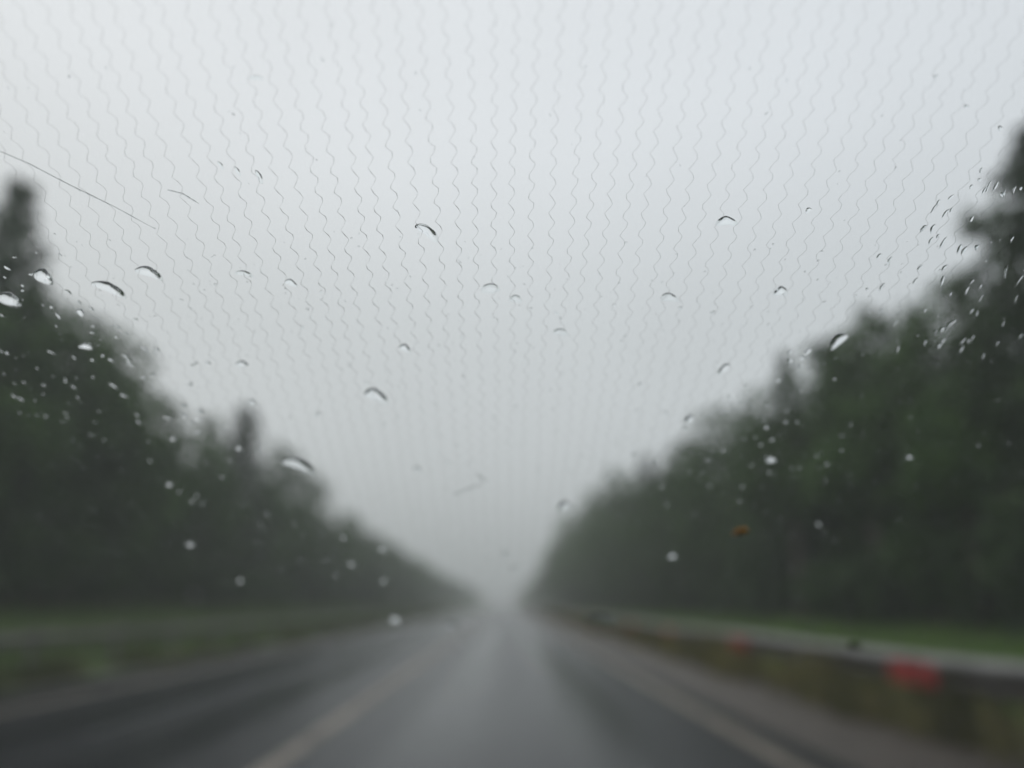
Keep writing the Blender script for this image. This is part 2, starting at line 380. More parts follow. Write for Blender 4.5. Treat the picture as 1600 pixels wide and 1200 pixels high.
# ------------------------------------------------------------------ trees
def crown_blobs(m, rg, blobs, n, size):
    tot = sum(b[3] ** 2 for b in blobs)
    for (cx, cy, cz, br) in blobs:
        k = int(n * br * br / tot)
        tw = [(Vector((rg.gauss(0, 1), rg.gauss(0, 1), rg.gauss(0, 0.85))).normalized() * br * (0.45 + 0.6 * rg.random() ** 0.7)) for _ in range(max(6, k // 14))]
        for _ in range(k):
            t = rg.choice(tw)
            m.leaf((cx + t.x + rg.gauss(0, 0.16 * br), cy + t.y + rg.gauss(0, 0.16 * br), cz + t.z * 0.85 + rg.gauss(0, 0.14 * br)), size, rg)
def deciduous(seed, H, spread, lo, rad0=0.19):
    rg = random.Random(seed); t = MB()
    lean = rg.gauss(0, 0.25)
    pts = [(lean * (k/6) ** 2 + rg.gauss(0, 0.05), rg.gauss(0, 0.05), H * 0.92 * k / 6 - (0.4 if k == 0 else 0)) for k in range(7)]
    t.tube(pts, [rad0 * (1 - k/7.2) + 0.015 for k in range(7)], 8)
    blobs = []
    nb = 15
    for i in range(nb):
        f = (i + 0.5) / nb; z = H * (lo + (0.96 - lo) * f)
        prof = math.sin(math.pi * min(1, (f * 0.86 + 0.12))) ** 0.75
        a = i * 2.4 + rg.uniform(-0.5, 0.5); rad = spread * prof * rg.uniform(0.45, 0.85)
        br = spread * (0.34 + 0.30 * prof) * rg.uniform(0.8, 1.2) * (0.75 if f > 0.85 else 1)
        c = (math.cos(a) * rad + lean * f * f, math.sin(a) * rad, z)
        blobs.append((*c, br))
        s = Vector((lean * f * f * .7, 0, z - rad * 0.7 - 0.3)); e = Vector(c)
        t.tube([s, s.lerp(e, 0.5) + Vector((0, 0, 0.15)), e], [0.06, 0.04, 0.015], 5)
    m = MB(); crown_blobs(m, rg, blobs, 5200, 0.17)
    return t, m
def spruce(seed, H, spread):
    rg = random.Random(seed); t = MB()
    t.tube([(rg.gauss(0, .03), rg.gauss(0, .03), H * k / 6 - (0.4 if k == 0 else 0)) for k in range(7)], [0.17 * (1 - k/6.3) + 0.012 for k in range(7)], 8)
    m = MB(); z = H * 0.07
    while z < H * 0.985:
        f = z / H; rad = spread * (1 - f) ** 0.52 * rg.uniform(0.8, 1.1) + 0.10
        nb = 7 if f < 0.8 else 5; a0 = rg.random() * 6
        for j in range(nb):
            a = a0 + j * 2 * math.pi / nb + rg.gauss(0, 0.2); rr = rad * rg.uniform(0.7, 1.15)
            tip = Vector((math.cos(a) * rr, math.sin(a) * rr, z - rr * 0.32)); s = Vector((0, 0, z))
            t.tube([s, s.lerp(tip, .5), tip], [0.028, 0.02, 0.008], 4, cap=False)
            for k in range(int(10 + 20 * rr)):
                q = rg.random() ** 0.7; p = s.lerp(tip, q)
                wv = 0.30 * rr * (1 - abs(q - 0.55)) * 0.6
                m.leaf((p.x + rg.gauss(0, wv * .6), p.y + rg.gauss(0, wv * .6), p.z - abs(rg.gauss(0, 0.10)) + 0.02), 0.13, rg)
        z += 0.30 + 0.03 * H * (1 - f) * 0.6
    return t, m
PROTO = []
for sd_, Hh, sp_, lo_ in ((11, 13.0, 2.5, 0.16), (12, 12.0, 2.9, 0.12), (13, 14.0, 2.2, 0.2), (14, 11.0, 2.6, 0.10), (15, 13.5, 3.0, 0.14), (16, 14.0, 1.25, 0.22)):
    t, m = deciduous(sd_, Hh, sp_, lo_)
    PROTO.append(('deciduous_tree', Hh, t, m, MAT['leaf']))
for sd_, Hh, sp_ in ((21, 13.0, 2.1), (22, 12.0, 1.8), (23, 14.0, 2.3)):
    t, m = spruce(sd_, Hh, sp_)
    PROTO.append(('spruce_tree', Hh, t, m, MAT['needle']))
t, m = deciduous(17, 11.5, 2.0, 0.48, 0.30)
PROTO.append(('deciduous_tree', 11.5, t, m, MAT['leaf']))
PM = [None] * len(PROTO)
def plant_tree(k, x, y, H, label, group, rz=None):
    nm, H0, t, m, lm = PROTO[k]
    root = empty(nm, (x, y, gz(x, y) - 0.05), rnd.uniform(0, 6.28) if rz is None else rz, H / H0)
    tag(root, label, 'tree', group)
    if PM[k] is None:
        a = t.build('trunk', MAT['bark'], root, True); b = m.build('crown', lm, root); PM[k] = (a.data, b.data)
    else:
        for n2, d in zip(('trunk', 'crown'), PM[k]):
            o = bpy.data.objects.new(n2, d); COL.objects.link(o); o.parent = root
    return root
GL = 'trees of the left roadside wood'; GR = 'trees of the right roadside wood'
def px_tree(k, px, py, X, label, group, wide=1.0):
    # a measured tree: skyline pixel (px, py) of the photograph at lateral distance X
    dx = px - 790.0
    zc = FPX * X / dx; yc = (py - 600.0) / FPX * zc
    y = max(6.0, zc * math.cos(PITCH) + yc * math.sin(PITCH))
    H = EYE + zc * math.sin(PITCH) - yc * math.cos(PITCH) - gz(X, y) + 0.1
    o = plant_tree(k, X, y, H, label, group)
    o.scale = (o.scale.x * wide, o.scale.y * wide, o.scale.z)
    return o
# right-hand skyline (nearest first)
for k, px, py, X, lb in (
    (8, 1610, 190, 13.5, 'tallest dark tree rising at the right edge of the view'),
    (2, 1560, 310, 14.5, 'dark tree just left of the tallest one on the right edge'),
    (0, 1478, 415, 14.5, 'rounded leafy tree topping the right treeline beside the tallest trees'),
    (1, 1385, 472, 14.5, 'broad leafy tree in the right wood, skyline level with the hanging sky'),
    (3, 1335, 500, 14.0, 'second broad leafy tree along the right skyline'),
    (7, 1292, 520, 13.8, 'narrow spruce top poking from the middle of the right skyline'),
    (8, 1225, 548, 13.5, 'pointed spruce at the step in the middle of the right skyline'),
    (2, 1175, 605, 13.2, 'leafy tree just left of the pointed spruce on the right skyline'),
    (4, 1128, 632, 12.8, 'round-topped tree halfway down the right skyline'),
    (0, 1062, 676, 12.5, 'grey-green tree on the lower right skyline, starting to fade'),
    (6, 1010, 706, 12.3, 'faded spruce on the lower right skyline'),
    (1, 970, 728, 12.0, 'hazy tree low on the right skyline near the road gap'),
    (2, 925, 762, 11.8, 'hazy tree second from the far end of the right treeline'),
    (4, 893, 795, 11.5, 'pale hazy tree at the far end of the right treeline'),
    (0, 868, 845, 11.5, 'faintest tree where the right wood meets the misty sky')):
    px_tree(k, px, py, X, lb, GR, 1.5 if k == 8 and X == 13.5 and px > 1550 else 1.0)
for k, px, py, X, lb in (
    (8, 40, 282, -19.0, 'tallest narrow tree standing at the left edge of the view'),
    (1, 5, 440, -18.5, 'leafy tree at the left edge below the tallest narrow tree'),
    (1, 92, 452, -19.5, 'lower tree right beside the tallest narrow one at the left edge'),
    (4, 128, 478, -19.0, 'leafy tree filling the gap right of the left edge trees'),
    (3, 185, 512, -19.0, 'rounded leafy tree before the first dip of the left skyline'),
    (0, 268, 610, -18.8, 'leafy tree at the dip of the left skyline'),
    (2, 330, 640, -19.0, 'leafy tree left of the lone pointed spruce'),
    (7, 388, 628, -19.2, 'lone pointed spruce spire in the middle of the left skyline'),
    (1, 440, 690, -19.0, 'leafy tree right of the lone pointed spruce'),
    (4, 492, 748, -19.0, 'greyed leafy tree on the lower left skyline'),
    (0, 548, 795, -19.0, 'faded tree on the lower left skyline'),
    (2, 600, 833, -19.0, 'hazy tree near the low end of the left skyline'),
    (3, 655, 868, -18.8, 'pale tree second from the far end of the left treeline'),
    (6, 705, 898, -18.6, 'faintest tree where the left wood fades into mist')):
    px_tree(k, px, py, X, lb, GL, 1.2 if k == 8 else 1.3 if k == 7 else 1.0)
for px, py, X, lb in ((1222, 640, 11.6, 'tree with a bare pale brown trunk in the right wood, under the pointed spruce'),
                      (1478, 600, 12.0, 'tree with a bare brown trunk in the right wood, near the right edge'),
                      (1335, 620, 12.2, 'thin-crowned tree with a dim bare trunk between the two brown trunks')):
    px_tree(9, px, py, X, lb, GR)
# infill rows behind and between, lower than the skyline trees
used = [(o.location.x, o.location.y) for o in COL.objects if o.name.startswith(('deciduous', 'spruce'))]
def row(side, Xb, ya, yb, step, hf, labd, labs, group, jit=1.0):
    y = ya
    while y < yb:
        X = side * (Xb(y) + rnd.uniform(-jit, jit)); yy = y + rnd.uniform(-0.8, 0.8)
        if all((X - a) ** 2 + (yy - b) ** 2 > 4.0 for a, b in used):
            k = rnd.choice((0, 1, 2, 3, 4, 0, 1, 3, 6, 7)); H = hf(yy) * rnd.uniform(0.82, 1.02)
            plant_tree(k, X, yy, H, labs if k >= 6 else labd, group); used.append((X, yy))
        y += step * rnd.uniform(0.85, 1.2)
def interp(y, pts):
    if y <= pts[0][0]: return pts[0][1]
    for (a, b), (c, d) in zip(pts, pts[1:]):
        if y <= c: return b + (d - b) * (y - a) / (c - a)
    return pts[-1][1]
hr_ = lambda y: interp(y, [(10, 9.5), (18, 9.0), (24, 9.5), (40, 11.5), (60, 12.5), (120, 13.0), (200, 12)])
hl_ = lambda y: interp(y, [(10, 11), (30, 11), (40, 11), (60, 10.5), (100, 10), (200, 9.5)])
row(1, lambda y: interp(y, [(0, 13.2), (60, 12.6), (150, 11.5)]), 11, 175, 3.6, hr_, 'leafy tree in the front row of the right wood below the skyline', 'dark spruce in the front row of the right wood below the skyline', GR, 0.5)
row(1, lambda y: interp(y, [(0, 17.0), (60, 16.5), (150, 15.5)]), 13, 170, 4.4, hr_, 'leafy tree half hidden in the second row of the right wood', 'spruce half hidden in the second row of the right wood', GR)
row(1, lambda y: 21.5, 15, 130, 5.5, hr_, 'leafy tree deep in the right wood', 'spruce deep in the right wood', GR)
row(-1, lambda y: 18.6, 16, 210, 3.7, hl_, 'leafy tree in the front row of the left wood below the skyline', 'dark spruce in the front row of the left wood below the skyline', GL, 0.5)
row(-1, lambda y: 22.5, 18, 200, 4.6, hl_, 'leafy tree half hidden in the second row of the left wood', 'spruce half hidden in the second row of the left wood', GL)
row(-1, lambda y: 27.0, 20, 150, 5.8, hl_, 'leafy tree deep in the left wood', 'spruce deep in the left wood', GL)
# undergrowth shrubs at the wood's edge
sh_mesh = []
for sd_ in (31, 32, 33):
    rg = random.Random(sd_); m = MB(); st = MB()
    bl = [(rg.gauss(0, .55), rg.gauss(0, .55), rg.uniform(0.6, 1.7), rg.uniform(0.5, 0.8)) for _ in range(8)]
    crown_blobs(m, rg, bl, 1500, 0.12)
    for b_ in bl: st.tube([(0, 0, -0.2), (b_[0]*.5, b_[1]*.5, b_[2]*.45), (b_[0], b_[1], b_[2])], [0.03, 0.02, 0.008], 5)
    sh_mesh.append((m, st, None))
SM = [None] * 3
def shrub(k, x, y, s, label, group):
    root = empty('shrub', (x, y, gz(x, y)), rnd.uniform(0, 6.28), s); tag(root, label, 'shrub', group)
    if SM[k] is None:
        a = sh_mesh[k][0].build('foliage', MAT['shrub'], root); b = sh_mesh[k][1].build('stem', MAT['bark'], root); SM[k] = (a.data, b.data)
    else:
        for n2, d in zip(('foliage', 'stem'), SM[k]):
            o = bpy.data.objects.new(n2, d); COL.objects.link(o); o.parent = root
y = 12.0
while y < 130:
    shrub(rnd.randrange(3), interp(y, [(0, 12.6), (150, 11.0)]) + rnd.uniform(-.7, .5), y, rnd.uniform(0.8, 1.5), 'dark low shrub at the foot of the right wood above the grass strip', 'shrubs under the right wood')
    y += rnd.uniform(1.6, 2.8)
y = 17.0
while y < 150:
    shrub(rnd.randrange(3), -16.8 + rnd.uniform(-.7, .6), y, rnd.uniform(0.8, 1.6), 'dark low shrub at the foot of the left wood above the grass bank', 'shrubs under the left wood')
    y += rnd.uniform(1.9, 3.2)
# far wood that reads as one mass
def far_wood():
    rg = random.Random(77); m = MB()
    for side, X0, ya, yb, Hm in ((1, 12.5, 176, 590, 11.5), (-1, 19.5, 205, 590, 9.5)):
        yy = ya
        while yy < yb:
            for X in (X0, X0 + 5):
                H = Hm * rg.uniform(0.8, 1.1); x = side * (X + rg.uniform(-1, 1)); z0 = gz(x, yy)
                bl = [(x + rg.gauss(0, 1.1), yy + rg.gauss(0, 1.1), z0 + H * (0.15 + 0.75 * i / 7), 1.9 * math.sin(math.pi * (0.2 + 0.7 * i / 7))) for i in range(8)]
                crown_blobs(m, rg, bl, 320, 0.5)
            yy += 4.0
    o = m.build('far_wood', MAT['leaf']); tag(o, 'far woods on both sides fading together into the mist', 'woods', kind='stuff')
far_wood()

# ------------------------------------------------------------------ the car: windshield with heating wires, and the shell round it
SL = R(26.2)                                    # rake of the glass above the horizontal
DN = Vector((0, math.cos(SL), -math.sin(SL)))   # down the glass, forward
NO = Vector((0, math.sin(SL), math.cos(SL)))    # outward normal
HN = 0.117                                      # eye to outer glass face
FOOT = Vector((0, 0, EYE)) + NO * HN
TH = 0.0045
CX = 0.10                                       # car's centre line
def gp(a, s, n=0.0): return FOOT + Vector((a, 0, 0)) + DN * s + NO * n
def px2as(px, py):
    d = CAM_M.to_3x3() @ Vector(((px - 800) / FPX, (600 - py) / FPX, -1.0))
    o = CAM_M.translation
    t = (FOOT - o).dot(NO) / d.dot(NO)
    q = o + d * t - FOOT
    return q.x, q.dot(DN)
car = empty('car', (CX, 0.0, 0.0)); tag(car, 'car whose rain-spotted heated windshield fills the whole view', 'car')
OFF = Vector((-CX, 0, 0))
def cv(v): return tuple(Vector(v) + OFF)
# windshield: slab with rounded trapezoid outline
m = MB()
outl = []
st_, sb_, wt, wb = -0.30, 0.62, 0.56, 0.70
corners = [(-wt, st_), (wt, st_), (wb, sb_), (-wb, sb_)]
for i, (ca, cs) in enumerate(corners):
    pa, na = Vector(corners[i-1]), Vector(corners[(i+1) % 4]); c = Vector((ca, cs))
    u, w = (pa - c).normalized() * 0.05, (na - c).normalized() * 0.05
    for k in range(6):
        t = k / 5; outl.append((c + u) * (1-t)**2 + c * 2*t*(1-t) + (c + w) * t*t)
m.loft([[cv(gp(CX + p.x, p.y, 0)) for p in outl], [cv(gp(CX + p.x, p.y, -TH)) for p in outl]])
ws = m.build('windshield', MAT['glass'], car)
bm = bmesh.new(); bm.from_mesh(ws.data); bmesh.ops.recalc_face_normals(bm, faces=bm.faces); bm.to_mesh(ws.data); bm.free()

# heating wires in the laminate; wave period along the glass as measured
def px_row_of_s(s):
    q = CAM_M.inverted() @ gp(0, s, 0); return 600 + FPX * q.y / q.z
PER = [(-200, 40), (20, 37), (233, 33), (430, 27.5), (560, 23.6), (640, 19.8), (800, 15.0), (1000, 10), (1300, 5)]
smap = []; ph = 0.0; s = -0.02
while s < 0.40:
    y0_, y1_ = px_row_of_s(s), px_row_of_s(s + 0.0002)
    smap.append((s, ph, y0_)); ph += (y1_ - y0_) / interp(y0_, PER); s += 0.0002
SP = px2as(800 + 27.0, 430)[0] - px2as(800, 430)[0]
NW = 96
A0 = px2as(772, 300)[0]
for i in range(NW):
    a0 = A0 + (i - NW // 2 + 1) * SP + rnd.gauss(0, SP * 0.04)
    phi = 0.35 * i + 0.8 * math.sin(i * 0.9) + rnd.uniform(-0.6, 0.6)
    v = []; f = []; first = True; kk = 0
    d0 = Vector((1, 0, 0)); lastp = None
    step = 5
    for j in range(0, len(smap) - 1, step):
        s_, p_, yr = smap[j]
        th_ = 2 * math.pi * p_ + phi
        wob = 0.06 * SP * math.sin(s_ * 90 + i)
        off = SP * 0.175 * (math.sin(th_) + 0.14 * math.sin(2 * th_ + 0.6)) + wob
        # flattened wire: the strand is rolled, so one flank of each wave shows its broad side
        q = math.cos(th_)
        # broad on down-right flanks left of the middle, even on the right
        a_ = a0 + off
        left = math.exp(-((yr - 400) / 190) ** 2) * math.exp(-((a_ + 0.026) / 0.034) ** 2)
        rad = 0.0000195 * (1.0 + left * (2.7 * max(0.0, q) - 0.4))
        c = gp(a_, s_, -TH * 0.5)
        tz = Vector((SP * 0.175 * q, 1, 0))
        u = Vector((1, 0, 0)); 
        v += [cv(c + u * rad + NO * 0), cv(c + NO * rad), cv(c - u * rad), cv(c - NO * rad)]
        if kk:
            b = (kk - 1) * 4
            for t in range(4): f.append((b + t, b + (t+1) % 4, b + 4 + (t+1) % 4, b + 4 + t))
        kk += 1
    link_mesh('heating_wire', v, f, MAT['wire'], ws)

# shell round the windshield
def slab(name, a, b, c, d, th, mat):
    a, b, c, d = map(Vector, (a, b, c, d)); n = (b - a).cross(d - a).normalized() * th
    mm = MB(); mm.loft([[cv(p) for p in (a, b, c, d)], [cv(p + n) for p in (a, b, c, d)]])
    o = mm.build(name, mat, car)
    bm = bmesh.new(); bm.from_mesh(o.data); bmesh.ops.bevel(bm, geom=list(bm.edges), offset=0.006, segments=2, affect='EDGES')
    bmesh.ops.recalc_face_normals(bm, faces=bm.faces); bm.to_mesh(o.data); bm.free()
    return o
for sgn in (-1, 1):
    top = gp(CX + sgn * (wt + 0.035), st_ - 0.02, -0.012); bot = gp(CX + sgn * (wb + 0.035), sb_ + 0.02, -0.012)
    mm = MB(); rg_ = []
    for k in range(7):
        c = top.lerp(bot, k / 6); rg_.append([cv(c + Vector((sgn * 0.032 * math.cos(t), 0, 0)) + NO * 0.022 * math.sin(t)) for t in [2 * math.pi * j / 10 for j in range(10)]])
    mm.loft(rg_); mm.build('window_pillar', MAT['body'], car, True)
tA, tB = gp(CX - wt - 0.06, st_ - 0.006, 0.0), gp(CX + wt + 0.06, st_ - 0.006, 0.0)
mm = MB(); rows = []
for k in range(9):
    t = k / 8; z = tA.z + 0.045 * math.sin(t * math.pi * 0.5); yy = tA.y - 1.3 * t
    rows.append([cv((CX + x * (wt + 0.06), yy, z + 0.035 * (1 - x * x))) for x in (-1, -.6, -.2, .2, .6, 1)] + [cv((CX + x * (wt + 0.06), yy, z - 0.03 + 0.035 * (1 - x * x))) for x in (1, .6, .2, -.2, -.6, -1)])
mm.loft(rows); mm.build('roof', MAT['body'], car)
bA = gp(CX, sb_ + 0.012, 0)
mm = MB(); rows = []
for k in range(9):
    t = k / 8; z = bA.z - 0.02 - 0.20 * t ** 1.6; yy = bA.y + 1.05 * t
    hw = wb + 0.08 - 0.10 * t * t
    rows.append([cv((CX + x * hw, yy, z + 0.03 * (1 - x * x))) for x in (-1, -.6, -.2, .2, .6, 1)] + [cv((CX + x * hw, yy, z - 0.12 + 0.02 * (1 - x * x))) for x in (1, .6, .2, -.2, -.6, -1)])
mm.loft(rows); mm.build('bonnet', MAT['body'], car)
mm = MB(); rows = []
for k in range(7):
    t = k / 6; yy = bA.y - 0.03 - 0.50 * t; z = bA.z - 0.03 - 0.04 * t - 0.10 * max(0, t - 0.7) ** 1.2
    z = min(z, gp(0, (yy - FOOT.y) / math.cos(SL)).z - 0.04)
    rows.append([cv((CX + x * (wb - 0.02), yy, z - 0.01 * x * x)) for x in (-1, -.6, -.2, .2, .6, 1)] + [cv((CX + x * (wb - 0.02), yy, z - 0.25)) for x in (1, .6, .2, -.2, -.6, -1)])
mm.loft(rows); mm.build('dashboard', MAT['plastic'], car)

# ------------------------------------------------------------------ rain on the outside of the glass
GD = 'raindrops on the windshield'
EPS = 0.00004
def rain_drop(px, py, w, h, ang=0.0, label='', steep=0.48, hk=0.30, up=0.36, tail=0.0, irr=0.10, group=GD, name='raindrop', rg=rnd):
    """a water drop measured at a pixel of the photograph, w x h pixels, turned by ang degrees (down to the right)"""
    ca, sa = math.cos(R(ang)), math.sin(R(ang))
    N, K = (28, 9) if w > 9 else (16, 6)
    ph1, ph2 = rg.uniform(0, 6.28), rg.uniform(0, 6.28)
    a0, s0 = px2as(px, py)
    outl = []
    for j in range(N):
        t = 2 * math.pi * j / N
        rr = 1 + irr * math.sin(2 * t + ph1) + irr * 0.6 * math.sin(3 * t + ph2)
        x, y = math.cos(t) * w / 2 * rr, math.sin(t) * h / 2 * rr
        if tail: 
            if x > 0: y += 0; x *= 1 + tail * max(0, math.cos(t)) ** 3; y *= 1 - 0.5 * max(0, math.cos(t)) ** 2
        y += 0.22 * h * ((2 * x / max(w, 1)) ** 2 - 0.4)
        X, Y = px + x * ca - y * sa, py + x * sa + y * ca
        a, s = px2as(X, Y); outl.append((a - a0, s - s0, math.sin(t)))
    # peak pushed towards the upwind (upper) edge
    smin = min(o[1] for o in outl); smax = max(o[1] for o in outl)
    amin = min(o[0] for o in outl); amax = max(o[0] for o in outl)
    cy = smin + (smax - smin) * up; cx = (amin + amax) / 2
    Hgt = hk * min(smax - smin, amax - amin)
    v = [Vector((cx, cy, Hgt))]; f = []
    for k in range(1, K + 1):
        r_ = math.sin(k / K * math.pi / 2)
        for (a, s, sn) in outl:
            e = steep + (2.8 - steep) * max(0.0, min(1.0, 0.38 + 0.62 * (s - cy) / (0.5 * (smax - smin)))) ** 0.8
            z = Hgt * (max(0.0, 1 - r_ * r_) ** e) if k < K else 0.0
            v.append(Vector((cx + (a - cx) * r_, cy + (s - cy) * r_, z)))
    for j in range(N): f.append((0, 1 + j, 1 + (j + 1) % N))
    for k in range(K - 1):
        for j in range(N):
            f.append((1 + k*N + j, 1 + (k+1)*N + j, 1 + (k+1)*N + (j+1) % N, 1 + k*N + (j+1) % N))
    base = 1 + (K - 1) * N
    f.append(tuple(base + j for j in reversed(range(N))))
    B = gp(a0, s0, EPS)
    verts = [tuple(Vector((p.x, 0, 0)) + DN * p.y + NO * p.z) for p in v]
    me = bpy.data.meshes.new(name); me.from_pydata(verts, [], f)
    bm = bmesh.new(); bm.from_mesh(me); bmesh.ops.recalc_face_normals(bm, faces=bm.faces); bm.to_mesh(me); bm.free()
    me.materials.append(MAT['water'])
    sm = [True] * len(me.polygons); 
    for i_, p_ in enumerate(me.polygons):
        if len(p_.vertices) > 4: sm[i_] = False
    me.polygons.foreach_set('use_smooth', sm)
    o = bpy.data.objects.new(name, me); COL.objects.link(o); o.location = B
    tag(o, label, 'raindrop', group)
    return o
BIG = [
 (15, 470, 44, 22, 14, 'white raindrop with a dark rim cut by the left edge of the view'),
 (68, 434, 36, 22, 24, 'bright raindrop with dark rim just below the tallest left tree'),
 (172, 452, 62, 22, 22, 'longest dark curved raindrop on the sky beside the left trees'),
 (233, 427, 44, 18, 22, 'dark curved raindrop upper right of the longest one'),
 (135, 542, 26, 14, 10, 'almond-shaped white raindrop over the upper left trees'),
 (126, 489, 14, 12, 32, 'small bright raindrop above the almond-shaped one'),
 (378, 570, 20, 12, 10, 'short dark raindrop on the sky above the lone left spruce'),
 (325, 568, 10, 7, 10, 'tiny raindrop left of the short dark one above the left skyline'),
 (313, 643, 18, 12, 8, 'pale raindrop on top of a vertical cluster at the left skyline'),
 (310, 656, 16, 9, 8, 'middle raindrop of the vertical cluster at the left skyline'),
 (310, 676, 13, 9, 8, 'lowest raindrop of the vertical cluster at the left skyline'),
 (468, 727, 60, 25, 16, 'largest raindrop with a wide arc at the end of the left skyline'),
 (405, 277, 24, 9, 60, 'steep short dark dash of water high on the left sky'),
 (371, 268, 18, 7, 60, 'fainter steep dash beside the short dark one high on the left'),
 (345, 259, 16, 6, 60, 'leftmost and faintest of three steep dashes high on the left'),
 (455, 443, 22, 10, 18, 'small dark raindrop on the open sky left of centre'),
 (381, 428, 28, 10, 8, 'faint grey raindrop left of the small dark one on the sky'),
 (669, 364, 40, 18, 36, 'dark slanting raindrop among the clearest wires'),
 (633, 545, 20, 12, 22, 'small dark curved raindrop below the centre wires'),
 (588, 620, 46, 18, 24, 'long thin slanting raindrop low on the sky left of centre'),
 (652, 734, 18, 10, 8, 'small arched raindrop low on the misty sky'),
 (766, 452, 30, 18, 6, 'faint arched raindrop in the middle of the wires'),
 (806, 468, 22, 12, 10, 'faintest raindrop right of the arched one in the middle'),
 (876, 520, 26, 12, 2, 'pale arched raindrop right of centre'),
 (1046, 466, 28, 16, 2, 'arched pale raindrop on the sky right of centre'),
 (1063, 482, 8, 8, 0, 'dark dot beneath the arched pale raindrop'),
 (1135, 347, 32, 18, 0, 'arched raindrop high on the right sky'),
 (1263, 329, 11, 8, -30, 'small grey raindrop right of the high arched one'),
 (1220, 457, 24, 16, 0, 'bold arched raindrop with white body on the right sky'),
 (1131, 577, 26, 14, -42, 'hooked dark raindrop with a tail above the right trees'),
 (1077, 656, 28, 18, -24, 'dark-topped raindrop where sky meets the right trees'),
 (1309, 533, 44, 22, -42, 'big hooked raindrop on the right skyline'),
 (1262, 550, 13, 9, -32, 'bright raindrop left of the big hooked one'),
 (1254, 560, 9, 7, -20, 'tiny white raindrop under the bright one on the right skyline'),
 (1234, 550, 12, 7, -50, 'steep tiny raindrop left of the bright pair on the right skyline'),
 (1203, 719, 32, 16, 2, 'wide white raindrop over the dark middle of the right trees'),
 (1420, 715, 18, 12, 0, 'dim raindrop with dark rim over the right trees'),
 (1217, 595, 10, 10, -20, 'white dot high on the right trees'),
 (1197, 668, 9, 8, 0, 'white dot above the wide white raindrop'),
 (1278, 820, 13, 11, 0, 'soft white dot right of the orange speck'),
 (298, 852, 24, 12, 0, 'soft white oval raindrop low on the left trees'),
 (597, 859, 16, 11, 4, 'soft white raindrop on the hazy end of the left trees'),
 (549, 882, 13, 11, 0, 'soft white dot low on the hazy left trees'),
 (599, 908, 14, 12, 0, 'lower soft white dot on the hazy left trees'),
 (376, 908, 14, 12, 0, 'soft white dot just above the left grass bank'),
 (525, 899, 10, 9, 0, 'faint dot between the white dots on the hazy left trees'),
 (617, 969, 26, 15, 0, 'grey raindrop where the left verge meets the road'),
 (706, 978, 28, 18, 0, 'grey smeared raindrop over the far road'),
 (265, 758, 18, 10, 2, 'soft white raindrop in the middle of the left trees'),
 (270, 687, 15, 9, 2, 'white raindrop below left of the vertical cluster'),
 (373, 701, 16, 10, 4, 'white raindrop right of the vertical cluster'),
 (394, 630, 15, 10, 10, 'white raindrop at the foot of the lone left spruce'),
 (882, 792, 36, 22, -4, 'arched raindrop at the tip of the right trees'),
 (1050, 870, 24, 12, 0, 'dim raindrop low on the right trees'),
 (790, 867, 14, 8, 0, 'upper grey dot over the gap at the road end'),
 (803, 889, 12, 8, 0, 'lower grey dot over the gap at the road end'),
 (497, 647, 12, 8, 8, 'lone grey dot on the misty sky right of the left trees'),
 (187, 864, 12, 9, 0, 'faint white dot low at the left trees'),
 (940, 968, 50, 20, 4, 'pale smeared water patch over the far end of the right guardrail'),
 (1335, 1010, 26, 18, -8, 'pale smeared raindrop over the top of the right guardrail'),
 (400, 122, 20, 10, 0, 'faint raindrop near the top of the sky'),
 (1563, 201, 10, 12, -30, 'bright glinting dot beside the tallest right tree'),
 (1510, 167, 10, 9, -20, 'bright glinting dot above the tallest right tree'),
 (1462, 120, 10, 9, -20, 'glinting dot high in the right corner of the sky'),
 (1000, 601, 9, 7, -30, 'small grey dot on the sky right of centre'),
 (1042, 646, 10, 6, 0, 'grey dot left of the dark-topped raindrop'),
 (572, 599, 8, 5, 20, 'dot just above the long thin raindrop'),
]
for (x, y, w, h, a, lb) in BIG:
    if 'trees' in lb or 'treeline' in lb or 'cluster' in lb or 'skyline' in lb: w, h = w * 0.88, h * 0.82
    if y > 640 and w < 34 or 'dot' in lb: w, h = w * 0.78, h * 0.78
    faint = 'faint' in lb or 'pale' in lb
    rain_drop(x, y, w, h * 0.85, a, lb, hk=0.06 if 'smeared' in lb else 0.15 if faint else (0.15 if 'hooked raindrop on the right' in lb or 'largest' in lb else 0.24 if w > 40 else 0.32))
# finer drops: slanting dashes in the wind-blown corners, round dots over the trees
def scatter(n, box, lr, wr, ang, label, group, ok=lambda x, y: True):
    rg = random.Random(hash(box) % 9999); c = 0
    while c < n:
        x, y = rg.uniform(box[0], box[2]), rg.uniform(box[1], box[3])
        if not ok(x, y): continue
        L_ = 0.85 * rg.uniform(*lr) * (0.7 + 0.6 * rg.random() ** 2); w_ = rg.uniform(*wr)
        rain_drop(x, y, L_, w_, ang(x, y) + rg.gauss(0, 7), label, hk=rg.uniform(0.04, 0.17), group=group, rg=rg, irr=0.14); c += 1
rad_r = lambda x, y: -30 - 34 * (x - 1100) / 500
rad_l = lambda x, y: 32 - 14 * x / 350
scatter(62, (1370, 250, 1598, 560), (10, 25), (3, 5.5), rad_r, 'fine slanting dash of water over the upper right trees and sky corner', 'fine slanting drops at the upper right', lambda x, y: (x - 1370) * 0.9 + (y - 250) > 150)
scatter(72, (2, 380, 330, 660), (7, 17), (3, 5.5), rad_l, 'fine slanting drop of water over the upper left trees', 'fine slanting drops at the upper left', lambda x, y: y > 380 + x * 0.55)
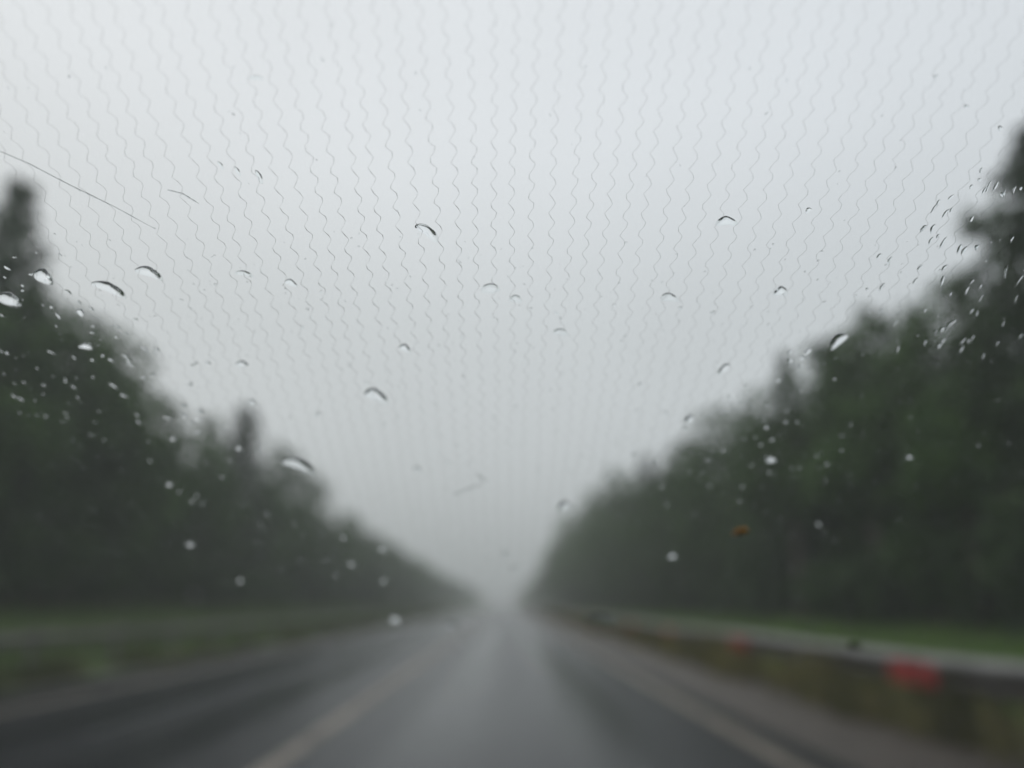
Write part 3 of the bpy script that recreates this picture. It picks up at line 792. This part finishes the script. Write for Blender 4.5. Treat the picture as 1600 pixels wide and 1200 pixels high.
scatter(56, (900, 560, 1330, 800), (5, 9), (4, 7), lambda x, y: -20, 'tiny white dot of water over the right skyline trees', 'tiny dots over the right trees', lambda x, y: y > 760 - (x - 900) * 0.60 and y < 860 - (x - 900) * 0.25)
scatter(44, (60, 600, 560, 880), (5, 9), (4, 7), lambda x, y: 8, 'tiny white dot of water over the lower left trees', 'tiny dots over the left trees', lambda x, y: y > 560 + x * 0.5)
scatter(14, (350, 450, 1100, 760), (4, 8), (3, 5), lambda x, y: 15, 'tiny grey dot of water on the open misty sky', 'tiny dots on the sky')

# finest spray between the drops: beyond counting
def spray(n):
    rg = random.Random(91); v = []; f = []
    for _ in range(n):
        x, y = rg.uniform(-10, 1610), rg.uniform(-10, 1210)
        if y < 370 and rg.random() > 0.12: continue
        w_ = rg.uniform(1.2, 3.2) * (1 if rg.random() < .85 else 1.5); a0, s0 = px2as(x, y); r_ = abs(px2as(x + w_ / 2, y)[0] - a0)
        ex = rg.uniform(0.8, 1.6); hz_ = r_ * rg.uniform(0.12, 0.45); b = len(v); N = 9
        tilt = rg.uniform(-.5, .5)
        for rr, zz in ((1, 0), (0.75, 0.62), (0.4, 0.92)):
            for j in range(N):
                t = 2 * math.pi * j / N; sy = math.sin(t) * ex * rr * r_
                v.append(tuple(gp(a0 + math.cos(t) * rr * r_ + tilt * sy, s0 + sy, EPS + zz * hz_)))
        v.append(tuple(gp(a0, s0, EPS + hz_)))
        for k in range(2):
            for j in range(N): f.append((b+k*N+j, b+k*N+(j+1) % N, b+(k+1)*N+(j+1) % N, b+(k+1)*N+j))
        for j in range(N): f.append((b+2*N+j, b+2*N+(j+1) % N, b+3*N))
        f.append(tuple(b + j for j in reversed(range(N))))
    o = link_mesh('fine_spray', v, f, MAT['water'])
    bm = bmesh.new(); bm.from_mesh(o.data); bmesh.ops.recalc_face_normals(bm, faces=bm.faces); bm.to_mesh(o.data); bm.free()
    o.data.polygons.foreach_set('use_smooth', [len(p.vertices) < 5 for p in o.data.polygons])
    tag(o, 'finest rain spray scattered over the windshield between the larger drops', 'rain spray', kind='stuff')
spray(1500)

# long thin water streaks and scratches
def streak(pts, wpx, label, hk=0.5):
    a0, s0 = px2as(*pts[0]); B = gp(a0, s0, EPS)
    P = []
    for (x, y), (x2, y2) in zip(pts, pts[1:]):
        for k in range(8):
            t = k / 8; P.append((x + (x2 - x) * t, y + (y2 - y) * t))
    P.append(pts[-1])
    v = []; f = []
    for i, (x, y) in enumerate(P):
        x2, y2 = P[min(i+1, len(P)-1)]; x1, y1 = P[max(i-1, 0)]
        L_ = math.hypot(x2 - x1, y2 - y1); nx, ny = -(y2 - y1) / L_, (x2 - x1) / L_
        q = i / (len(P) - 1); w_ = wpx / 2 * (0.25 + 0.75 * math.sin(math.pi * min(1, 0.08 + 0.9 * q)) ** 0.6) * (0.75 + 0.5 * noise.noise(Vector((i * 0.7, wpx, 3))))
        wm = abs(px2as(x + w_, y)[0] - px2as(x, y)[0])
        for (o_, z_) in ((-1, 0), (-0.6, 0.75), (0, 1), (0.6, 0.75), (1, 0)):
            a, s = px2as(x + nx * w_ * o_, y + ny * w_ * o_)
            v.append(tuple(Vector((a - a0, 0, 0)) + DN * (s - s0) + NO * (z_ * wm * hk * 2)))
    n = 5
    for i in range(len(P) - 1):
        for j in range(n): f.append((i*n+j, i*n+(j+1) % n, (i+1)*n+(j+1) % n, (i+1)*n+j))
    f.append((0, 1, 2, 3, 4)); f.append(tuple((len(P)-1)*n + j for j in (4, 3, 2, 1, 0)))
    o = link_mesh('water_streak', v, f, MAT['water'], None, True, B)
    bm = bmesh.new(); bm.from_mesh(o.data); bmesh.ops.recalc_face_normals(bm, faces=bm.faces); bm.to_mesh(o.data); bm.free()
    tag(o, label, 'water streak', 'thin water streaks on the windshield')
streak([(-20, 228), (45, 256), (110, 290), (180, 324), (242, 358)], 2.3, 'long thin slanting water line crossing the upper left sky', 0.32)
streak([(706, 774), (728, 766), (752, 756)], 3.0, 'thin rising water line low on the misty sky', 0.35)
streak([(745, 741), (753, 748), (762, 752)], 3.0, 'short falling water line above the thin rising one', 0.35)
streak([(262, 297), (285, 303), (310, 318)], 3.0, 'faint curved water line under the upper left sky', 0.3)

# orange speck stuck to the glass
a0, s0 = px2as(1157, 831); m = MB()
rg = random.Random(5); rings = []
outl = [(12 * math.cos(t) * (1 + .18 * math.sin(3*t)), -3.0 * math.cos(t) + 5.2 * math.sin(t) * (1 + .2 * math.cos(2*t))) for t in [2 * math.pi * j / 20 for j in range(20)]]
def orow(k, z):
    o_ = []
    for x, y in outl:
        a, s = px2as(1157 + x * k, 831 + y * k); o_.append(tuple(Vector((a - a0, 0, 0)) + DN * (s - s0) + NO * z))
    return o_
m.loft([orow(1.0, 0), orow(0.97, 0.00022), orow(0.6, 0.0004), orow(0.2, 0.00046)])
o = m.build('orange_speck', MAT['orange'], None, True, gp(a0, s0, EPS)); tag(o, 'small orange speck stuck on the glass over the right trees', 'speck')

# ------------------------------------------------------------------ misty, rainy air
m = MB(); m.box(-330, 330, -70, 640, -1.3, 21.0)
hz = m.build('haze', None); hz['kind'] = 'stuff'; tag(hz, 'rainy mist filling the air', 'mist')
hm = bpy.data.materials.new('rain_mist'); hm.use_nodes = True; nt = hm.node_tree; nt.nodes.clear()
o_ = nt.nodes.new('ShaderNodeOutputMaterial'); pv = nt.nodes.new('ShaderNodeVolumePrincipled')
pv.inputs['Color'].default_value = (0.922, 0.95, 0.953, 1); pv.inputs['Density'].default_value = 0.0023; pv.inputs['Anisotropy'].default_value = 0.2
nt.links.new(pv.outputs[0], o_.inputs['Volume']); hz.data.materials.append(hm)
